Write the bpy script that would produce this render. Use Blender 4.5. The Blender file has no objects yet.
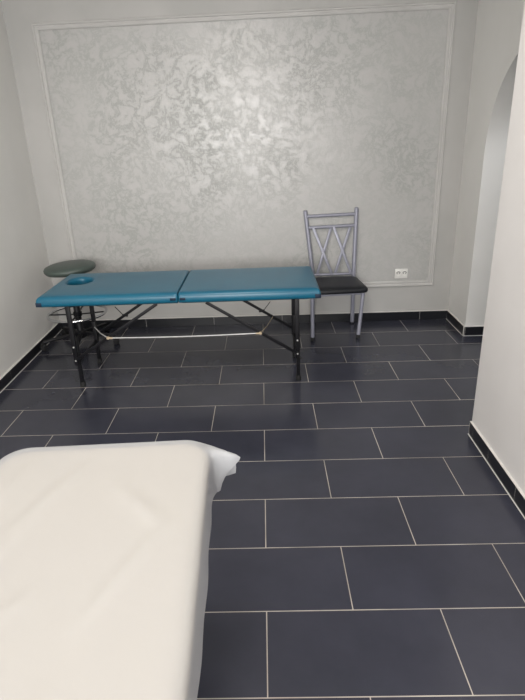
import bpy, bmesh, math, random
from mathutils import Vector, Matrix
random.seed(7)
PI = math.pi
S = bpy.context.scene
C = S.collection

# ------------------------------------------------------------------ materials
def mat(name, col, rough=.5, metal=0., spec=.5, coat=0.):
    m = bpy.data.materials.new(name); m.use_nodes = True
    b = m.node_tree.nodes['Principled BSDF']
    b.inputs['Base Color'].default_value = (*col, 1)
    b.inputs['Roughness'].default_value = rough
    b.inputs['Metallic'].default_value = metal
    b.inputs['Specular IOR Level'].default_value = spec
    b.inputs['Coat Weight'].default_value = coat
    return m, m.node_tree, b

def N(t, kind, **kw):
    n = t.nodes.new(kind)
    for k, v in kw.items():
        if k in n.inputs: n.inputs[k].default_value = v
        else: setattr(n, k, v)
    return n

def ramp(t, src, stops):
    r = t.nodes.new('ShaderNodeValToRGB'); e = r.color_ramp.elements
    while len(e) < len(stops): e.new(.5)
    for el, (p, c) in zip(e, stops):
        el.position = p; el.color = (*c, 1) if len(c) == 3 else c
    t.links.new(src, r.inputs[0]); return r

def grey(v): return (v, v, v)

def mottled(name, c1, c2, scale, rough, bump=.1, bscale=None, **kw):
    m, t, b = mat(name, c1, rough, **kw)
    tc = N(t, 'ShaderNodeTexCoord')
    n = N(t, 'ShaderNodeTexNoise', Scale=scale, Detail=4.)
    t.links.new(tc.outputs['Object'], n.inputs['Vector'])
    r = ramp(t, n.outputs['Fac'], [(.35, c1), (.65, c2)])
    t.links.new(r.outputs[0], b.inputs['Base Color'])
    if bump:
        n2 = N(t, 'ShaderNodeTexNoise', Scale=bscale or scale * 4, Detail=3.)
        t.links.new(tc.outputs['Object'], n2.inputs['Vector'])
        bp = N(t, 'ShaderNodeBump', Strength=bump, Distance=.002)
        t.links.new(n2.outputs['Fac'], bp.inputs['Height'])
        t.links.new(bp.outputs[0], b.inputs['Normal'])
    return m

def pearl_plaster():
    """decorative silver-pearl plaster: curling trowel veins, satin sheen"""
    m, t, b = mat('pearl_plaster', (.6, .6, .58), .42, spec=.7)
    tc = N(t, 'ShaderNodeTexCoord'); L = t.links.new
    warp = N(t, 'ShaderNodeTexNoise', Scale=3.2, Detail=3.); L(tc.outputs['Object'], warp.inputs['Vector'])
    add = N(t, 'ShaderNodeVectorMath', operation='MULTIPLY_ADD')
    L(warp.outputs['Color'], add.inputs[0]); add.inputs[1].default_value = (.16, .16, .16)
    L(tc.outputs['Object'], add.inputs[2])
    n1 = N(t, 'ShaderNodeTexNoise', Scale=8.5, Detail=8., Roughness=.72, Distortion=.35)
    L(add.outputs[0], n1.inputs['Vector'])
    ab = N(t, 'ShaderNodeMath', operation='SUBTRACT'); L(n1.outputs['Fac'], ab.inputs[0]); ab.inputs[1].default_value = .5
    a2 = N(t, 'ShaderNodeMath', operation='ABSOLUTE'); L(ab.outputs[0], a2.inputs[0])
    vein = ramp(t, a2.outputs[0], [(0., grey(0)), (.05, grey(.6)), (.13, grey(1))])
    big = N(t, 'ShaderNodeTexNoise', Scale=1.6, Detail=2.); L(tc.outputs['Object'], big.inputs['Vector'])
    bigr = ramp(t, big.outputs['Fac'], [(.35, grey(.45)), (.62, grey(.9))])
    # vein strength varies across the panel
    mx = N(t, 'ShaderNodeMix', data_type='FLOAT'); L(bigr.outputs[0], mx.inputs[0])
    mx.inputs[2].default_value = 1.; L(vein.outputs[0], mx.inputs[3])
    col = ramp(t, mx.outputs[0], [(0., (.355, .36, .345)), (.55, (.455, .455, .44)), (1., (.495, .485, .475))])
    L(col.outputs[0], b.inputs['Base Color'])
    rr = ramp(t, mx.outputs[0], [(0., grey(.62)), (1., grey(.28))])
    L(rr.outputs[0], b.inputs['Roughness'])
    bp = N(t, 'ShaderNodeBump', Strength=.35, Distance=.004)
    n3 = N(t, 'ShaderNodeTexNoise', Scale=14., Detail=5., Roughness=.6, Distortion=.8); L(add.outputs[0], n3.inputs['Vector'])
    L(n3.outputs['Fac'], bp.inputs['Height']); L(bp.outputs[0], b.inputs['Normal'])
    return m

def floor_tiles():
    m, t, b = mat('black_floor_tile', (.02, .021, .025), .2, spec=.42)
    L = t.links.new
    tc = N(t, 'ShaderNodeTexCoord'); sp = N(t, 'ShaderNodeSeparateXYZ'); L(tc.outputs['Object'], sp.inputs[0])
    sk = N(t, 'ShaderNodeMath', operation='MULTIPLY_ADD'); L(sp.outputs['Y'], sk.inputs[0])
    sk.inputs[1].default_value = .0143; L(sp.outputs['X'], sk.inputs[2])
    of = N(t, 'ShaderNodeMath', operation='ADD'); L(sk.outputs[0], of.inputs[0]); of.inputs[1].default_value = 6.3 - .005
    oy = N(t, 'ShaderNodeMath', operation='ADD'); L(sp.outputs['Y'], oy.inputs[0]); oy.inputs[1].default_value = 6.0
    cb = N(t, 'ShaderNodeCombineXYZ'); L(of.outputs[0], cb.inputs['X']); L(oy.outputs[0], cb.inputs['Y'])
    br = N(t, 'ShaderNodeTexBrick', offset=.5, offset_frequency=2, squash=1., squash_frequency=2)
    for k, v in dict(Scale=1., **{'Mortar Size': .0019, 'Mortar Smooth': .15, 'Bias': 0., 'Brick Width': .6, 'Row Height': .3}).items():
        br.inputs[k].default_value = v
    br.inputs['Color1'].default_value = (.035, .0365, .052, 1)
    br.inputs['Color2'].default_value = (.040, .0415, .057, 1)
    L(cb.outputs[0], br.inputs['Vector'])
    # soft clouding of the tile face
    n = N(t, 'ShaderNodeTexNoise', Scale=2.2, Detail=5., Roughness=.6); L(tc.outputs['Object'], n.inputs['Vector'])
    r1 = ramp(t, n.outputs['Fac'], [(.3, grey(.85)), (.7, grey(1.2))])
    mul = N(t, 'ShaderNodeMix', data_type='RGBA', blend_type='MULTIPLY'); mul.inputs[0].default_value = 1.
    L(br.outputs['Color'], mul.inputs[6]); L(r1.outputs[0], mul.inputs[7])
    # sparse pale specks of dried plaster
    sv = N(t, 'ShaderNodeTexVoronoi', Scale=4.2); L(tc.outputs['Object'], sv.inputs['Vector'])
    sr = ramp(t, sv.outputs['Distance'], [(.012, grey(1)), (.022, grey(0))])
    gn = N(t, 'ShaderNodeTexNoise', Scale=1.7); L(tc.outputs['Object'], gn.inputs['Vector'])
    gr = ramp(t, gn.outputs['Fac'], [(.52, grey(0)), (.6, grey(.5))])
    sm = N(t, 'ShaderNodeMath', operation='MULTIPLY'); L(sr.outputs[0], sm.inputs[0]); L(gr.outputs[0], sm.inputs[1])
    mx0 = N(t, 'ShaderNodeMix', data_type='RGBA'); L(sm.outputs[0], mx0.inputs[0]); L(mul.outputs[2], mx0.inputs[6])
    mx0.inputs[7].default_value = (.3, .3, .3, 1)
    # grout, dirtier in places
    gq = N(t, 'ShaderNodeTexNoise', Scale=3.1, Detail=3.); L(tc.outputs['Object'], gq.inputs['Vector'])
    gc = ramp(t, gq.outputs['Fac'], [(.35, (.30, .27, .235)), (.65, (.56, .51, .45))])
    mx = N(t, 'ShaderNodeMix', data_type='RGBA'); L(br.outputs['Fac'], mx.inputs[0])
    L(mx0.outputs[2], mx.inputs[6]); L(gc.outputs[0], mx.inputs[7])
    L(mx.outputs[2], b.inputs['Base Color'])
    ro = ramp(t, n.outputs['Fac'], [(.3, grey(.17)), (.7, grey(.24))])
    mr = N(t, 'ShaderNodeMix', data_type='FLOAT'); L(br.outputs['Fac'], mr.inputs[0]); L(ro.outputs[0], mr.inputs[2]); mr.inputs[3].default_value = .8
    L(mr.outputs[0], b.inputs['Roughness'])
    iv = N(t, 'ShaderNodeMath', operation='SUBTRACT'); iv.inputs[0].default_value = 1.; L(br.outputs['Fac'], iv.inputs[1])
    bp = N(t, 'ShaderNodeBump', Strength=.4, Distance=.0015); L(iv.outputs[0], bp.inputs['Height']); L(bp.outputs[0], b.inputs['Normal'])
    return m

def sheet_mat():
    m, t, b = mat('thin_white_nonwoven', (.70, .71, .73), .7, spec=.2)
    L = t.links.new
    out = [n for n in t.nodes if n.type == 'OUTPUT_MATERIAL'][0]
    tr = N(t, 'ShaderNodeBsdfTransparent'); tl = N(t, 'ShaderNodeBsdfTranslucent'); tl.inputs[0].default_value = (.8, .82, .86, 1)
    m1 = N(t, 'ShaderNodeMixShader'); m1.inputs[0].default_value = .25; L(b.outputs[0], m1.inputs[1]); L(tl.outputs[0], m1.inputs[2])
    m2 = N(t, 'ShaderNodeMixShader'); m2.inputs[0].default_value = .53; L(m1.outputs[0], m2.inputs[1]); L(tr.outputs[0], m2.inputs[2])
    L(m2.outputs[0], out.inputs['Surface'])
    tc = N(t, 'ShaderNodeTexCoord'); n = N(t, 'ShaderNodeTexNoise', Scale=9., Detail=3.); L(tc.outputs['Object'], n.inputs['Vector'])
    bp = N(t, 'ShaderNodeBump', Strength=.12, Distance=.004); L(n.outputs['Fac'], bp.inputs['Height']); L(bp.outputs[0], b.inputs['Normal'])
    return m

M = dict(
    floor=floor_tiles(), pearl=pearl_plaster(),
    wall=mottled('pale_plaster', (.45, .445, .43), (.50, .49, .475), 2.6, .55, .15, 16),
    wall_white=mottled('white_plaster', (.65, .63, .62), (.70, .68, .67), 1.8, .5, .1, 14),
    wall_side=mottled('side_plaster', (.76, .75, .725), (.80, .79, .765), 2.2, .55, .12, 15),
    ceiling=mottled('ceiling_paint', (.72, .72, .70), (.75, .75, .73), 2, .8, 0),
    trim=mottled('moulding_paint', (.52, .51, .495), (.56, .55, .535), 4, .5, .05),
    tile=mottled('black_skirting_tile', (.010, .011, .014), (.014, .015, .019), 3, .28, 0),
    grout=mottled('pale_grout', (.62, .60, .57), (.72, .70, .67), 12, .8, .1),
    teal=mottled('teal_vinyl', (.006, .103, .176), (.008, .116, .190), 6, .33, .06, 220, spec=.5),
    navy=mottled('dark_navy_vinyl', (.010, .022, .045), (.012, .022, .045), 10, .5, .05, spec=.25),
    cream=mottled('cream_vinyl', (.41, .36, .295), (.425, .375, .305), 3, .55, 0),
    black=mottled('black_enamel', (.006, .006, .008), (.009, .009, .011), 8, .45, 0, spec=.25),
    rubber=mottled('black_rubber', (.008, .008, .009), (.013, .013, .013), 8, .7, 0),
    chrome=mottled('chrome', (.62, .63, .65), (.70, .71, .72), 5, .16, 0, metal=1.),
    silver=mottled('silver_grey_paint', (.30, .305, .37), (.33, .335, .40), 6, .42, 0, metal=.2),
    steel=mottled('cable_steel', (.55, .55, .54), (.66, .66, .65), 30, .4, 0, metal=.2),
    brass=mottled('tan_cord', (.42, .33, .22), (.55, .45, .32), 30, .6, 0),
    green=mottled('dark_green_vinyl', (.055, .075, .066), (.070, .092, .080), 6, .42, .06, 200),
    blackvinyl=mottled('black_vinyl', (.010, .011, .014), (.014, .015, .018), 5, .38, .1, 60, spec=.3),
    plastic=mottled('white_plastic', (.78, .77, .74), (.80, .79, .76), 5, .35, 0),
    dark=mottled('dark_holes_shade', (.05, .05, .05), (.07, .07, .07), 5, .5, 0),
    sheet=sheet_mat(),
)

# ------------------------------------------------------------------ mesh helpers
class MB:
    def __init__(s): s.bm = bmesh.new(); s.mi = 0
    def _new(s, verts, faces):
        vs = [s.bm.verts.new(v) for v in verts]; fs = []
        for f in faces:
            try:
                fc = s.bm.faces.new([vs[i] for i in f]); fc.material_index = s.mi; fs.append(fc)
            except ValueError: pass
        return vs, fs
    def box(s, lo, hi, bevel=0., mtx=None, seg=2):
        x0, y0, z0 = lo; x1, y1, z1 = hi
        V = [(x0,y0,z0),(x1,y0,z0),(x1,y1,z0),(x0,y1,z0),(x0,y0,z1),(x1,y0,z1),(x1,y1,z1),(x0,y1,z1)]
        F = [(0,3,2,1),(4,5,6,7),(0,1,5,4),(1,2,6,5),(2,3,7,6),(3,0,4,7)]
        if mtx: V = [mtx @ Vector(v) for v in V]
        vs, fs = s._new(V, F)
        if bevel:
            ed = list({e for f in fs for e in f.edges})
            r = bmesh.ops.bevel(s.bm, geom=ed, offset=bevel, segments=seg, affect='EDGES', profile=.5)
            for f in r['faces']: f.material_index = s.mi
        return s
    def loft(s, rings, cap0=True, cap1=True, closed=True):
        idx = [[s.bm.verts.new(v) for v in r] for r in rings]
        n = len(rings[0])
        for a, b in zip(idx, idx[1:]):
            for i in range(n if closed else n - 1):
                j = (i + 1) % n
                try: s.bm.faces.new((a[i], a[j], b[j], b[i])).material_index = s.mi
                except ValueError: pass
        if cap0: s.bm.faces.new(list(reversed(idx[0]))).material_index = s.mi
        if cap1: s.bm.faces.new(idx[-1]).material_index = s.mi
        return s
    def tube(s, pts, r, seg=12, closed=False, rad=None):
        pts = [Vector(p) for p in pts]; n = len(pts); rings = []
        up = None
        for i, p in enumerate(pts):
            if closed: d = pts[(i+1) % n] - pts[i-1]
            else: d = pts[min(i+1, n-1)] - pts[max(i-1, 0)]
            d.normalize()
            if up is None:
                up = Vector((0,0,1)) if abs(d.z) < .9 else Vector((0,1,0))
            a = d.cross(up).normalized(); up = a.cross(d).normalized()
            rr = rad[i] if rad else r
            rings.append([p + (a*math.cos(q) + up*math.sin(q))*rr for q in [2*PI*k/seg for k in range(seg)]])
        if closed: s.loft(rings + [rings[0]], False, False)
        else: s.loft(rings)
        if closed: bmesh.ops.remove_doubles(s.bm, verts=s.bm.verts, dist=1e-6)
        return s
    def bar(s, a, b, w, h, bevel=.003, up=(0,0,1)):
        """rectangular bar from a to b"""
        a, b = Vector(a), Vector(b); d = b - a; L = d.length; d.normalize(); up = Vector(up)
        if abs(d.dot(up)) > .95: up = Vector((0,1,0))
        x = d.cross(up).normalized(); y = x.cross(d)
        m = Matrix(((x.x, y.x, d.x, a.x), (x.y, y.y, d.y, a.y), (x.z, y.z, d.z, a.z), (0,0,0,1)))
        return s.box((-w/2, -h/2, 0), (w/2, h/2, L), bevel, m)
    def lathe(s, prof, c=(0,0,0), seg=48, tilt=None):
        rings = []
        for r, z in prof:
            ring = []
            for k in range(seg):
                q = 2*PI*k/seg; v = Vector((r*math.cos(q), r*math.sin(q), z))
                if tilt: v = tilt @ v
                ring.append(v + Vector(c))
            rings.append(ring)
        return s.loft(rings)
    def build(s, name, mats, parent=None, loc=None, smooth=True, angle=40):
        bmesh.ops.recalc_face_normals(s.bm, faces=s.bm.faces)
        me = bpy.data.meshes.new(name); s.bm.to_mesh(me); s.bm.free()
        for m in (mats if isinstance(mats, (list, tuple)) else [mats]): me.materials.append(m)
        if smooth:
            for p in me.polygons: p.use_smooth = True
            me.set_sharp_from_angle(angle=math.radians(angle))
        o = bpy.data.objects.new(name, me); C.objects.link(o)
        if parent: o.parent = parent
        if loc: o.location = loc
        return o

def thing(name, label, cat, loc, rz=0., group=None):
    o = bpy.data.objects.new(name, None); C.objects.link(o)
    o.empty_display_size = .1
    o.location = loc; o.rotation_euler = (0, 0, rz)
    return tag(o, label, cat, group)
def tag(o, label=None, cat=None, group=None, kind=None):
    for k, v in (('label', label), ('category', cat), ('group', group), ('kind', kind)):
        if v: o[k] = v
    return o
def struct(o, label, cat): return tag(o, label, cat, kind='structure')

def rounded_poly(pts, r, n=8):
    """rounded closed outline (counter-clockwise corners)"""
    out = []; k = len(pts); radii = r if isinstance(r, (list, tuple)) else [r]*k
    for i in range(k):
        r = radii[i]; p0, p, p1 = Vector(pts[i-1]), Vector(pts[i]), Vector(pts[(i+1) % k])
        a, b = (p0-p).normalized(), (p1-p).normalized()
        half = a.angle(b)/2; t = r/math.tan(half); c = p + (a+b).normalized()*(r/math.sin(half))
        s0, s1 = p + a*t, p + b*t
        a0 = math.atan2((s0-c).y, (s0-c).x); a1 = math.atan2((s1-c).y, (s1-c).x)
        da = (a1 - a0 + PI) % (2*PI) - PI
        for j in range(n+1):
            q = a0 + da*j/n; out.append((c.x + r*math.cos(q), c.y + r*math.sin(q)))
    return out
def rect(x0, y0, x1, y1, r, n=8): return rounded_poly([(x0,y0),(x1,y0),(x1,y1),(x0,y1)], r, n)

# ------------------------------------------------------------------ the room
WY = 3.292          # back wall
H = 2.75
YB = -3.2           # wall behind the viewer
AX, FX, FY = 1.573, 1.102, 1.412    # face of the arch wall, face and end of the thick near wall
def lx(y): return -1.80 - .033*(y - 2.0)      # left wall runs slightly askew

b = MB(); b.box((-2.2, YB-.2, -.1), (3.3, WY+.2, 0)); struct(b.build('floor', M['floor'], smooth=False), 'black floor of large rectangular tiles with pale grout', 'floor')
b = MB(); b.box((-2.2, YB-.2, H), (3.3, WY+.2, H+.1)); struct(b.build('ceiling', M['ceiling'], smooth=False), 'plain white ceiling above the room', 'ceiling')

PX0, PX1, PZ0, PZ1 = -1.595, 1.347, .352, 2.316        # decorative panel inside the moulding
b = MB()
b.box((-2.2, WY, 0), (3.3, WY+.2, H))
fr = [f for f in b.bm.faces if f.calc_center_median().y < WY + .001]
bmesh.ops.delete(b.bm, geom=fr, context='FACES_ONLY')
o4 = [(-2.2, 0), (3.3, 0), (3.3, H), (-2.2, H)]; i4 = [(PX0, PZ0), (PX1+.028, PZ0), (PX1+.022, PZ1+.034), (PX0-.008, PZ1+.004)]
ov = [b.bm.verts.new((x, WY, z)) for x, z in o4]; iv = [b.bm.verts.new((x, WY, z)) for x, z in i4]
for k in range(4): b.bm.faces.new((ov[k], ov[(k+1) % 4], iv[(k+1) % 4], iv[k]))
b.bm.faces.new(iv).material_index = 1
bmesh.ops.remove_doubles(b.bm, verts=b.bm.verts, dist=1e-5)
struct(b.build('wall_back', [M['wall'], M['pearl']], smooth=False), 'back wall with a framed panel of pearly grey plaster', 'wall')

def slab(name, pts, z0, z1, m, label):
    b = MB(); b.loft([[(x, y, z) for x, y in pts] for z in (z0, z1)]); return struct(b.build(name, m, smooth=False), label, 'wall')
b = MB(); b.box((-.2, -7.2, 0), (0, .25, H))
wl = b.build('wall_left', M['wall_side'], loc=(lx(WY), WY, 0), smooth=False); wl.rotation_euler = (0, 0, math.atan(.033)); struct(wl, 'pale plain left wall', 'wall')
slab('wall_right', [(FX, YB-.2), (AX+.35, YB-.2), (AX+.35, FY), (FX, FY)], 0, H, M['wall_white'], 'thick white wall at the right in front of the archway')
# arch wall
b = MB(); ya, yb, zs = 1.56, 2.872, 1.38
r = (yb-ya)/2; ym = (ya+yb)/2; NA = 40
b.box((AX, FY, 0), (AX+.35, ya, H)); b.box((AX, yb, 0), (AX+.35, WY, H))
arc = [(ym - r*math.cos(PI*k/NA), zs + r*math.sin(PI*k/NA)) for k in range(NA+1)]
secs = [[(AX, y, z), (AX+.35, y, z), (AX+.35, y, H), (AX, y, H)] for y, z in arc]
b.loft(secs)
struct(b.build('wall_right_rear', M['wall_side'], smooth=True, angle=30), 'pale wall with a round archway at the rear right', 'wall')
slab('wall_passage', [(3.0, FY-.6), (3.3, FY-.6), (3.3, WY), (3.0, WY)], 0, H, M['wall'], 'pale wall of the passage beyond the archway')
slab('wall_passage_end', [(AX+.35, FY-.8), (3.3, FY-.8), (3.3, FY-.6), (AX+.35, FY-.6)], 0, H, M['wall'], 'pale end wall of the passage beyond the archway')
# wall behind the viewer, with a window opening
b = MB(); wx0, wx1, wz0, wz1 = -1.5, .5, .95, 2.3
for lo, hi in (((-2.2, YB-.2, 0), (wx0, YB, H)), ((wx1, YB-.2, 0), (FX+.3, YB, H)), ((wx0, YB-.2, 0), (wx1, YB, wz0)), ((wx0, YB-.2, wz1), (wx1, YB, H))): b.box(lo, hi)
struct(b.build('wall_behind', M['wall'], smooth=False), 'pale wall behind the viewer with a window', 'wall')
b = MB()
for lo, hi in (((wx0, YB-.13, wz0), (wx0+.06, YB-.06, wz1)), ((wx1-.06, YB-.13, wz0), (wx1, YB-.06, wz1)), ((wx0+.06, YB-.13, wz0), (wx1-.06, YB-.06, wz0+.06)),
               ((wx0+.06, YB-.13, wz1-.06), (wx1-.06, YB-.06, wz1)), (((wx0+wx1)/2-.04, YB-.13, wz0+.06), ((wx0+wx1)/2+.04, YB-.06, wz1-.06))): b.box(lo, hi, .005)
struct(b.build('window_1', M['plastic'], smooth=False), 'white window frame behind the viewer', 'window')

# panel moulding: stepped profile swept round a mitred rectangle
b = MB(); w = .055
prof = [(0, 0), (0, .008), (.006, .014), (.014, .014), (.018, .009), (.028, .009), (.033, .018), (.041, .018), (.046, .011), (.046, 0)]   # from inside to outside
rings = []
for d, h in prof:
    rings.append([(x + sx*d, WY - h, z + sz*d) for (x, z), (sx, sz) in zip(i4, ((-1,-1),(1,-1),(1,1),(-1,1)))])
b.loft(rings, False, False)
struct(b.build('trim_1', M['trim'], angle=25), 'pale plaster moulding framing the panel on the back wall', 'moulding')

# skirting of black tiles with pale joints: a row of tile slabs on a grout bed
def skirting(name, p, q, nrm, joints, label, foot=True):
    p, q, n = Vector((*p, 0)), Vector((*q, 0)), Vector((*nrm, 0)); d = (q-p); L = d.length; d.normalize()
    m = Matrix(((d.x, n.x, 0, p.x), (d.y, n.y, 0, p.y), (0, 0, 1, 0), (0, 0, 0, 1)))
    b = MB(); cuts = [0] + sorted(joints) + [L]
    for a, c in zip(cuts, cuts[1:]):
        b.box((a + (.0006 if a > 0 else .003), .002, .003 if foot else 0), (c - (.0006 if c < L else .003), .011, .076), .001, m, 1)
    b.mi = 1
    b.box((0, -.004, 0 if foot else .004), (L, .0103, .0775), 0, m)
    b.box((0, -.004, .0765), (L, .011, .080), 0, m)
    if foot: b.box((0, .008, 0), (L, .0145, .0035), 0, m)
    return struct(b.build(name, [M['tile'], M['grout']], smooth=False), label, 'skirting')
skirting('baseboard_back', (lx(WY), WY), (AX, WY), (0, -1), [.17+.6*k for k in range(6)], 'black tile skirting along the back wall', foot=False)
v = Vector((lx(YB), YB)) - Vector((lx(WY), WY)); Ld = v.length; v.normalize()
skirting('baseboard_left', (lx(YB), YB), (lx(WY), WY), (-v.y, v.x) if -v.y > 0 else (v.y, -v.x), [Ld-1.05-.6*k for k in range(9)], 'black tile skirting along the left wall')
skirting('baseboard_right', (FX, FY), (FX, YB), (-1, 0), [.05, .258] + [.258+.3*k for k in range(1, 14)], 'black tile skirting along the thick right wall')
skirting('baseboard_right_rear', (AX, WY-.011), (AX, yb), (-1, 0), [.19], 'black tile skirting below the archway wall at the rear right')
skirting('baseboard_archway', (AX-.011, yb), (AX+.35, yb), (0, -1), [.011], 'black tile skirting round the archway jamb')

# ------------------------------------------------------------------ massage tables
def pad_mesh(x0, x1, yh, zb, zt, rad, hole=None):
    """one padded half; hole = (cx, cy, rx, ry)"""
    b = MB(); T = zt - zb
    prof = [(.006, 0), (0, .005), (-.001, T*.35), (.0, T*.62), (.004, T*.76), (.011, T*.88), (.022, T*.955), (.036, T*.985), (.07, T*.998)]
    s0, s1 = (1, .22) if x0 < -.1 else (.22, 1)            # the edge at the seam is squarer
    def out(ins): 
        ro, ri = max(rad-ins*.6, .006), max(.013-ins*.6, .006)
        return rect(x0+ins*s0, -yh+ins, x1-ins*s1, yh-ins, [ro, ri, ri, ro] if x0 < -.1 else [ri, ro, ro, ri], 8)
    if not hole:
        rings = [[(x, y, zb+z) for x, y in out(i)] for i, z in prof]
        rings.append([(x, y, zt) for x, y in out(.11)])
        b.loft(rings)
        return b
    cx, cy, rx, ry = hole; n = 160
    base = out(0); angs = sorted({round(2*PI*k/n, 6) for k in range(n)})
    def hit(poly, a):
        d = Vector((math.cos(a), math.sin(a))); best = None
        for i in range(len(poly)):
            p, q = Vector(poly[i]) - Vector((cx, cy)), Vector(poly[(i+1) % len(poly)]) - Vector((cx, cy))
            e = q - p; den = d.x*e.y - d.y*e.x
            if abs(den) < 1e-12: continue
            t = (p.x*e.y - p.y*e.x)/den; u = (p.x*d.y - p.y*d.x)/den
            if t > 0 and -1e-9 <= u <= 1+1e-9: best = t if best is None else min(best, t)
        return (cx + d.x*best, cy + d.y*best)
    # add the corner directions so that the corners stay crisp
    angs = sorted(set(angs) | {round(math.atan2(y-cy, x-cx) % (2*PI), 6) for x, y in base})
    rings = [[(*hit(out(i), a), zb+z) for a in angs] for i, z in prof]
    def ell(g): return [((rx+g)*math.cos(a)+cx, (ry+g)*math.sin(a)+cy) for a in angs]
    rings.append([(*p, zt) for p in ell(.022)])
    for g, z in ((.013, zt-.001), (.006, zt-.005), (.001, zt-.012), (0, zt-.022), (0, zb+.004), (.004, zb)):
        rings.append([(*p, z) for p in ell(g)])
    rings.append(rings[0])
    b.loft(rings, False, False)
    bmesh.ops.remove_doubles(b.bm, verts=b.bm.verts, dist=1e-6)
    return b

def massage_table(label, loc, rz, L, W, zt, rad, padmat, hole=None, patches=True, front=.032, rear=.165):
    t = thing('massage_table', label, 'massage table', loc, rz)
    zb = zt - .066; hw = W/2; hl = L/2; g = .002
    for s in (-1, 1):
        x0, x1 = (-hl, -g) if s < 0 else (g, hl)
        pad = pad_mesh(x0, x1, hw, zb, zt, rad, hole if s < 0 else None).build('pad', padmat, t, angle=50)
        if patches:
            for sy in (-1, 1):
                b = MB(); xe = s*hl
                b.box((min(xe, xe - s*.036), sy*hw-.0025, zb+.003), (max(xe, xe - s*.036), sy*hw+.0025, zb+.030), .002)
                b.box((xe-.0025, min(sy*hw, sy*(hw-.036)), zb+.003), (xe+.0025, max(sy*hw, sy*(hw-.036)), zb+.030), .002)
                b.build('corner_patch', M['navy'], pad)
        b = MB()                                   # wooden frame below, set in from the edge
        xa, xb = (x0+.07, x1-.012) if s < 0 else (x0+.012, x1-.07)
        for lo, hi in (((xa, -hw+.07, zb-.022), (xb, -hw+.09, zb+.001)), ((xa, hw-.09, zb-.022), (xb, hw-.07, zb+.001)),
                       ((xa, -hw+.09, zb-.022), (xa+.02, hw-.09, zb+.001)), ((xb-.02, -hw+.09, zb-.022), (xb, hw-.09, zb+.001))): b.box(lo, hi, .002)
        b.build('frame', M['black'], t)
    for sy in (-1, 1):                             # hinges below the seam
        b = MB(); b.tube([(0, sy*(hw-.12)-.04, zb-.008), (0, sy*(hw-.12)+.04, zb-.008)], .008, 10); b.box((-.03, sy*(hw-.12)-.035, zb-.004), (.03, sy*(hw-.12)+.035, zb+.001), .001)
        b.build('hinge', M['steel'], t)
    for s, xo in ((-1, -.030), (1, .030)):          # latches at the front of the seam
        b = MB(); b.box((xo-.018, -hw-.005, zb+.018), (xo+.018, -hw+.001, zb+.034), .002); b.box((xo-.008, -hw-.008, zb+.022), (xo+.008, -hw-.004, zb+.030), .002)
        b.build('latch', M['navy'], t)
    lxp = hl - .165; sh = .018; lf, lr = hw - front, hw - rear
    for sx in (-1, 1):
        for sy in (-1, 1):
            x, y = sx*lxp + sh, (-lf if sy < 0 else lr)
            b = MB(); b.box((x-.014, y-.011, .17), (x+.014, y+.011, zb), .003)
            leg = b.build('leg', M['black'], t)
            b = MB(); b.box((x-.012+.006, y-.0335 if sy > 0 else y+.0115, .03), (x+.012+.006, y-.0115 if sy > 0 else y+.0335, .33), .003)
            b.build('leg_extension', M['black'], leg)
            yf = y + (-.0225 if sy > 0 else .0225)
            b = MB(); b.lathe([(.014, 0), (.018, .003), (.018, .030), (.014, .036)], (x+.006, yf, 0), 16); b.build('foot', M['rubber'], leg)
            for zz in (.205, .30):
                b = MB(); b.tube([(x, y - .0155, zz), (x, y - .0105, zz)], .0055, 10)
                b.build('bolt', M['steel'], leg)
            # folding brace, leg joint to the underside near the seam
            b = MB(); ya = y - .018 if sy < 0 else y + .016
            b.bar((x - sx*.004, ya, .213), (sx*.155 + sh, ya, zb-.004), .020, .010, .002, up=(0, 1, 0))
            b.build('brace', M['black'], t)
        b = MB(); b.bar((sx*lxp + sh, -lf+.008, .178), (sx*lxp + sh, lr-.008, .178), .016, .016, .003); b.build('crossbar', M['black'], t)
    # brace stay: a clip on each rear brace
    def on_brace(sx, f, sy):
        ya = -lf-.018 if sy < 0 else lr+.016
        a = Vector((sx*(lxp-.004) + sh, ya, .213)); c = Vector((sx*.155 + sh, ya, zb-.004)); return a.lerp(c, f)
    for sx in (-1, 1):
        p = on_brace(sx, .38, 1); b = MB(); b.bar(p+Vector((-.03*sx, 0, .0)), p+Vector((.012*sx, 0, .006)), .012, .016, .003)
        b.bar(p, p+Vector((.055*sx, -.01, .075)), .007, .005, .001); b.build('brace_clip', M['black'], t)
    # tension cable between the front braces, with short cords back to the rear ones
    kl, kr = on_brace(-1, .41, -1) + Vector((0, -.009, 0)), on_brace(1, .41, -1) + Vector((0, -.009, 0))
    b = MB(); pts = []
    for k in range(25):
        f = k/24; p = kl.lerp(kr, f); p.z -= .006*math.sin(PI*f); pts.append(p)
    b.tube(pts, .0036, 8); b.build('tension_cable', M['steel'], t)
    for sx, k in ((-1, kl), (1, kr)):
        b = MB(); b.lathe([(.004, -.010), (.010, -.006), (.010, .006), (.004, .010)], k, 12); b.tube([k+Vector((-.03*sx, 0, -.002)), k], .006, 8)
        b.build('cable_knot', M['brass'], t)
        e = on_brace(sx, .26, 1) + Vector((0, -.008, 0)) if sx > 0 else Vector((-lxp + sh, lr-.0135, .285))
        b = MB(); b.tube([k, k.lerp(e, .5) + Vector((0, 0, -.01)), e], .003 if sx > 0 else .0042, 8); b.build('stay_cord', M['brass'] if sx > 0 else M['steel'], t)
    return t

massage_table('teal folding massage table with a face hole, standing along the back wall', (-.548, 2.392, 0), .013, 1.790, .636, .650, .013, M['teal'],
              hole=(-.735, .070, .086, .098))
BED = (-.436, -.558); BRZ = PI/2 + .050
massage_table('massage table in the foreground under a thin white sheet', (*BED, 0), BRZ, 1.86, .640, .645, .083, M['cream'], patches=False, front=.10, rear=.10)

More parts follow.
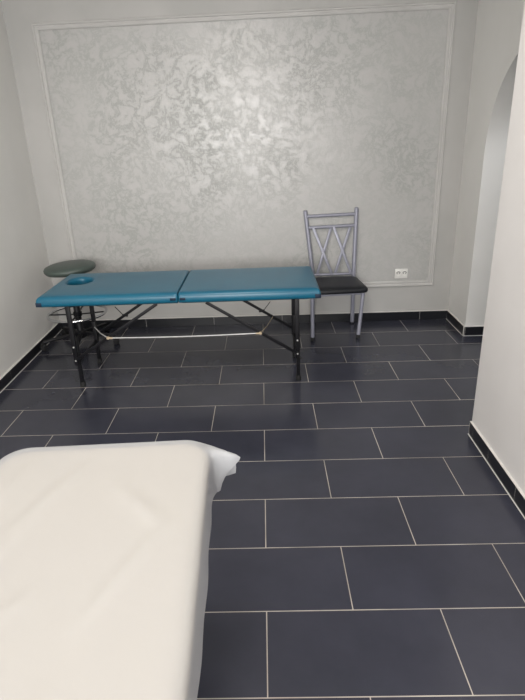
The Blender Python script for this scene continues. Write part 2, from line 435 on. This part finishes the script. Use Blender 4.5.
# ------------------------------------------------------------------ the sheet on the near table
def sheet():
    L, W, zt = 1.868, .648, .6475
    hl, hw = L/2, W/2
    def crease(x, y):
        z = .0
        for (ax, ay, bx, by, h, wd) in CR:
            a, c, p = Vector((ax, ay)), Vector((bx, by)), Vector((x, y)); d = c - a; t = max(0, min(1, (p-a).dot(d)/d.dot(d)))
            q = a + d*t; dist = (p-q).length
            z += 2.1*h*math.sin(PI*min(max(t, .02), .98))*math.exp(-(dist/wd)**2)
        z += .0014*math.sin(9*x+2*y) * math.sin(7*y-3*x+1)
        return z
    # ridges in table coordinates: x along the table (+ towards the far end), y across (+ to the left of the photo)
    CR = [(.86, .02, .42, .20, .0030, .024), (.62, .10, .05, .27, .0032, .020), (.72, -.06, .50, -.26, .0024, .026), (.56, -.24, .22, -.08, .0030, .020),
          (.36, .02, .10, .22, .0032, .020), (.26, .14, .02, .25, .0026, .018), (.15, -.10, -.20, .10, .004, .02), (-.2, -.2, -.5, .1, .004, .02), (.87, .20, .60, .24, .0020, .03)]
    cr = .085                                         # outline, symmetric about the long axis
    half = [Vector((-hl, 0)), Vector((-hl, -hw+cr))]
    half += [Vector((-hl+cr+cr*math.cos(q), -hw+cr+cr*math.sin(q))) for q in [PI + PI/2*k/14 for k in range(1, 15)]]
    half += [Vector((hl-cr+cr*math.cos(q), -hw+cr+cr*math.sin(q))) for q in [-PI/2 + PI/2*k/14 for k in range(15)]]
    half += [Vector((hl, 0))]
    low = []
    for p, q in zip(half, half[1:]):
        n = max(1, int((q-p).length/.0085))
        for k in range(n): low.append(p.lerp(q, k/n))
    pts = low + [Vector((hl, 0))] + [Vector((p.x, -p.y)) for p in reversed(low[1:])]
    nn = len(pts); per = [0.]
    for i in range(1, nn): per.append(per[-1] + (pts[i]-pts[i-1]).length)
    nrm = []
    for i in range(nn):
        d = (pts[(i+1) % nn] - pts[i-1]).normalized(); nrm.append(Vector((d.y, -d.x)))
    rings = []
    for k in range(44):                               # the top, from the middle line to the edge
        f = (k/43); f = f**.8
        ring = []
        for p in pts:
            c = Vector((max(-hl+hw, min(hl-hw, p.x)), 0)); q = c.lerp(p - (p-c).normalized()*.03, f)
            ring.append((q.x, q.y, zt + .0035 + crease(q.x, q.y)*min(1, 3*(1-f)+.25)))
        rings.append(ring)
    corner = Vector((hl-.030, -hw+.030))                # far right corner: the sheet stands out as a flap
    # (drop below the top, outward offset from the edge)
    # drop below the top, offset from the edge, reach of the front and of the rear fold of the flap
    hang = [(.0005, -.016, 0, 0), (.003, -.007, .15, .0), (.008, -.002, .42, .05), (.014, .001, .68, .18), (.021, .002, .88, .35), (.030, .003, 1, .55), (.040, .004, .95, .75),
            (.055, .005, .80, .88), (.075, .007, .60, .96), (.095, .009, .42, 1), (.118, .011, .27, 1), (.145, .013, .16, .97)]
    fd = Vector((hl-.012, -hw+.042))
    fc = Vector((hl-.058, -hw))
    for t, (dz, o, k, k2) in enumerate(hang):
        ring = []; u = t/(len(hang)-1)
        for i, p in enumerate(pts):
            rp = .0022*u*math.sin(per[i]*9) + .0015*u*math.sin(per[i]*31+1)
            dc = (p - fc).length
            A = .094*math.exp(-(dc/.017)**2)*k + .010*k*math.exp(-(dc/.055)**2) + .112*k2*math.exp(-((p-fd).length/.020)**2)
            q = p + nrm[i]*(o + rp) + Vector((-.12, -1)).normalized()*A
            near = math.exp(-(dc/.10)**2); dz_ = dz if dz < .03 else .03 + (dz-.03)*(.46 + .54*near)
            dzz = dz_ + .007*u*math.sin(per[i]*3.1+.7) + .012*u*math.exp(-(dc/.03)**2)
            ring.append((q.x, q.y, zt - dzz + .0035))
        rings.append(ring)
    b = MB(); b.loft(rings, False, False); bmesh.ops.remove_doubles(b.bm, verts=b.bm.verts, dist=2e-5)
    return tag(b.build('bed_sheet', M['sheet'], loc=(*BED, 0), angle=80), 'thin white disposable sheet draped over the foreground table', 'sheet')
sh = sheet(); sh.rotation_euler = (0, 0, BRZ)

# ------------------------------------------------------------------ stool
t = thing('stool', 'round dark green stool with a chrome foot ring behind the teal table', 'stool', (-1.53, 2.935, 0))
tilt = Matrix.Rotation(math.radians(-2.5), 3, 'Y')
b = MB(); b.lathe([(.05, -.034), (.150, -.034), (.180, -.026), (.194, -.010), (.196, .006), (.186, .022), (.160, .033), (.100, .040), (.03, .042)], (0, 0, .630), 56, tilt)
b.build('seat', M['green'], t, angle=60)
b = MB(); b.lathe([(.03, 0), (.115, .004), (.115, .012), (.03, .016)], (0, 0, .584), 32, tilt); b.build('seat_plate', M['black'], t)
b = MB(); b.lathe([(.014, 0), (.014, .27)], (0, 0, .325), 24); b.build('piston', M['chrome'], t)
b = MB(); b.lathe([(.030, .07), (.030, .10), (.026, .105), (.026, .33), (.022, .34)], (0, 0, 0), 24); b.build('column', M['black'], t)
b = MB(); b.tube([(.225*math.cos(2*PI*k/64), .225*math.sin(2*PI*k/64), .262) for k in range(64)], 0.0108, 12, closed=True); fr_ = b.build('foot_ring', M['chrome'], t)
b = MB()
for k in range(4):
    a = PI/4*0 + k*PI/2 + .12; b.bar((.022*math.cos(a), .022*math.sin(a), .252), (.22*math.cos(a), .22*math.sin(a), .260), .014, .010, .002)
b.lathe([(.028, .236), (.034, .240), (.034, .270), (.028, .274)], (0, 0, 0), 24); b.build('ring_spokes', M['black'], fr_)
base_b = MB(); a0 = -.12
base_b.lathe([(.040, .055), (.046, .062), (.046, .110), (.034, .118)], (0, 0, 0), 24)
ends = []
for k in range(5):
    a = a0 + 2*PI*k/5; R_ = .295
    base_b.bar((.02*math.cos(a), .02*math.sin(a), .092), (R_*math.cos(a), R_*math.sin(a), .070), .034, .022, .006); ends.append((R_*math.cos(a), R_*math.sin(a), a))
base_b.build('base', M['black'], t)
for x, y, a in ends:
    b = MB()
    for s in (-1, 1):
        m = Matrix.Translation((x, y, .025)) @ Matrix.Rotation(a+.4, 4, 'Z') @ Matrix.Rotation(PI/2, 4, 'X')
        rings = [[m @ Vector((rr*math.cos(2*PI*k/20), rr*math.sin(2*PI*k/20), zz)) for k in range(20)] for rr, zz in ((.022, s*.004), (.025, s*.006), (.025, s*.019), (.022, s*.021))]
        b.loft(rings)
    b.tube([(x, y, .025), (x, y, .066)], .007, 10); b.box((x-.014, y-.012, .045), (x+.014, y+.012, .056), .003)
    b.build('caster', M['rubber'], t)

# ------------------------------------------------------------------ chair
cx, cy = .553, 3.04
t = thing('dining_chair', 'silver metal chair with a crossed-bar back and black vinyl seat against the wall', 'chair', (cx, cy, 0))
def P(x, y, z): return Vector((x-cx, y-cy, z))
def leg(name, pts, r=.0148, tip=True):
    b = MB(); b.tube([P(*p) for p in pts], r, 14); o = b.build(name, M['silver'], t)
    if tip:
        x, y, z = pts[-1]; b = MB(); b.lathe([(.013, 0), (.017, .004), (.017, .026), (.014, .032)], P(x, y, 0), 16); b.build('foot', M['rubber'], o)
    return o
TL, TR_ = (.334, 3.272, .955), (.748, 3.272, .968)
SL, SR = (.392, 3.205, .43), (.730, 3.215, .43)
def mixp(a, c, f): return tuple(u+(v-u)*f for u, v in zip(a, c))
for top, mid, ft in ((TL, SL, (.388, 3.226, .012)), (TR_, SR, (.734, 3.240, .012))):
    pts = [mixp(top, mid, k/4) for k in range(5)] + [mixp(mid, ft, k/4) for k in range(1, 5)]
    o = leg('rear_leg', pts, .017)
    b = MB(); d = (Vector(top)-Vector(mid)).normalized(); p = P(*top)
    b.tube([p, p+d*.008, p+d*.014, p+d*.017], .017, 14, rad=[.0172, .0168, .012, .004]); b.build('end_cap', M['silver'], o)
leg('front_leg', [(.358, 2.872, .375), (.360, 2.858, .18), (.361, 2.846, .012)])
leg('front_leg', [(.760, 2.905, .375), (.744, 2.893, .18), (.728, 2.882, .012)])
def on(side, z):
    a, c = (TL, SL) if side == 'L' else (TR_, SR); return mixp(c, a, (z-c[2])/(a[2]-c[2]))
def rail(zl, zr, r):
    b = MB(); b.tube([P(*on('L', zl)), P(*on('R', zr))], r, 12); return b.build('back_rail', M['silver'], t)
rail(.922, .931, .0135); rail(.832, .841, .0135); rail(.448, .448, .0105)
A_, B_ = on('L', .832), on('R', .841); c_, d_ = on('L', .446), on('R', .446)
for ft_, fb, yo in ((.12, .47, -.006), (.50, .10, .006), (.54, .94, -.006), (.90, .54, .006)):
    p, q = mixp(A_, B_, ft_), mixp(c_, d_, fb)
    b = MB(); b.bar(P(p[0], p[1]+yo, p[2]), P(q[0], q[1]+yo, q[2]), .023, .014, .003, up=(0, 1, 0)); b.build('cross_bar', M['silver'], t)
b = MB()
for p, q in (((.358, 2.876, .368), (.760, 2.908, .368)), ((.358, 2.876, .368), (.392, 3.208, .368)), ((.760, 2.908, .368), (.729, 3.218, .368)), ((.392, 3.208, .368), (.729, 3.218, .368))):
    b.bar(P(*p), P(*q), .016, .022, .003)
b.build('seat_frame', M['silver'], t)
so = [(.336-cx, 2.838-cy), (.806-cx, 2.866-cy), (.750-cx, 3.190-cy), (.376-cx, 3.180-cy)]
b = MB(); mid_ = Vector((0, 3.02-cy))
rings = []
for ins, z in ((.02, .3795), (.004, .382), (.0, .390), (.001, .404), (.008, .416), (.022, .425), (.05, .431), (.09, .434)):
    pl = rounded_poly(so, .045, 8)
    rings.append([((x-mid_.x)*(1-ins/.2)+mid_.x, (y-mid_.y)*(1-ins/.18)+mid_.y, z + .05*(y+.15)) for x, y in pl])
b.loft(rings); b.build('seat', M['blackvinyl'], t, angle=60)

# ------------------------------------------------------------------ double socket
t = thing('power_outlet', 'white double power socket low on the wall right of the chair', 'outlet', (1.145, WY, .376))
b = MB(); b.box((-.054, -.011, 0), (.054, .0, .083), .004); b.build('plate', M['plastic'], t)
for sx in (-1, 1):
    m = Matrix.Translation((sx*.026, -.011, .043)) @ Matrix.Rotation(PI/2, 4, 'X')
    b = MB(); rings = [[m @ Vector((rr*math.cos(2*PI*k/32), rr*math.sin(2*PI*k/32), zz)) for k in range(32)] for rr, zz in ((.0235, -.001), (.0235, .004), (.0215, .005), (.019, .004), (.019, .0005))]
    b.loft(rings); so_ = b.build('socket', M['plastic'], t)
    b = MB()                                                # pin holes, and a dark arc put in for the recess's shade
    rings = [[m @ Vector((.0035*math.cos(2*PI*k/14)+px, .0035*math.sin(2*PI*k/14), zz)) for k in range(14)] for px in (-.0095,) for zz in (.0003, .0011)]; b.loft(rings)
    rings = [[m @ Vector((.0035*math.cos(2*PI*k/14)+px, .0035*math.sin(2*PI*k/14), zz)) for k in range(14)] for px in (.0095,) for zz in (.0003, .0011)]; b.loft(rings)
    arc = [m @ Vector((.0165*math.cos(q), .0165*math.sin(q), .003)) for q in [PI*(.12 + .76*k/14) for k in range(15)]]
    b.tube(arc, .0026, 8); b.build('socket_holes_shade', M['dark'], so_)

# ------------------------------------------------------------------ light
def area(name, loc, rot, sx, sy, power, col):
    l = bpy.data.lights.new(name, 'AREA'); l.shape = 'RECTANGLE'; l.size = sx; l.size_y = sy; l.energy = power; l.color = col
    o = bpy.data.objects.new(name, l); C.objects.link(o); o.location = loc; o.rotation_euler = rot; return o
area('ceiling_lamp_light', (-.35, .7, H-.06), (0, 0, 0), .5, .5, 31, (1., .95, .88))
area('window_daylight', ((wx0+wx1)/2, YB-.05, (wz0+wz1)/2), (PI/2, 0, 0), wx1-wx0-.12, wz1-wz0-.12, 137, (1., .975, .95))
area('passage_fill_light', (2.5, 2.0, H-.1), (0, 0, 0), .5, .5, 16, (.92, .95, 1.))  # unseen fill, added to brighten the archway jamb and soffit
wd = bpy.data.worlds.new('World'); S.world = wd; wd.use_nodes = True
wd.node_tree.nodes['Background'].inputs[0].default_value = (.75, .85, 1, 1); wd.node_tree.nodes['Background'].inputs[1].default_value = 1.

# ------------------------------------------------------------------ camera (solved from the floor tile grid)
f, yaw, pitch, roll = 521.925, -.0240, .3656, -.0360
cpos = Vector((.0533, -1.0533, 1.5432)); ppy = 336.333
cyw, syw = math.cos(yaw), math.sin(yaw)
F = Vector((syw*math.cos(pitch), cyw*math.cos(pitch), -math.sin(pitch))); Rr = Vector((cyw, -syw, 0)); U = Rr.cross(F)
R2 = math.cos(roll)*Rr + math.sin(roll)*U; U2 = -math.sin(roll)*Rr + math.cos(roll)*U
cam = bpy.data.cameras.new('Camera'); co = bpy.data.objects.new('Camera', cam); C.objects.link(co)
co.matrix_world = Matrix(((R2.x, U2.x, -F.x, cpos.x), (R2.y, U2.y, -F.y, cpos.y), (R2.z, U2.z, -F.z, cpos.z), (0, 0, 0, 1)))
cam.sensor_fit = 'AUTO'; cam.sensor_width = 36; cam.lens = f/700*36
cam.shift_y = -(350 - ppy)/700; cam.clip_start = .02
S.camera = co

vs = S.view_settings
vs.view_transform = 'Standard'; vs.look = 'None'; vs.gamma = 1; vs.exposure = .1; vs.use_curve_mapping = False
S.cycles.use_denoising = True
S.cycles.max_bounces = 8; S.cycles.transparent_max_bounces = 12
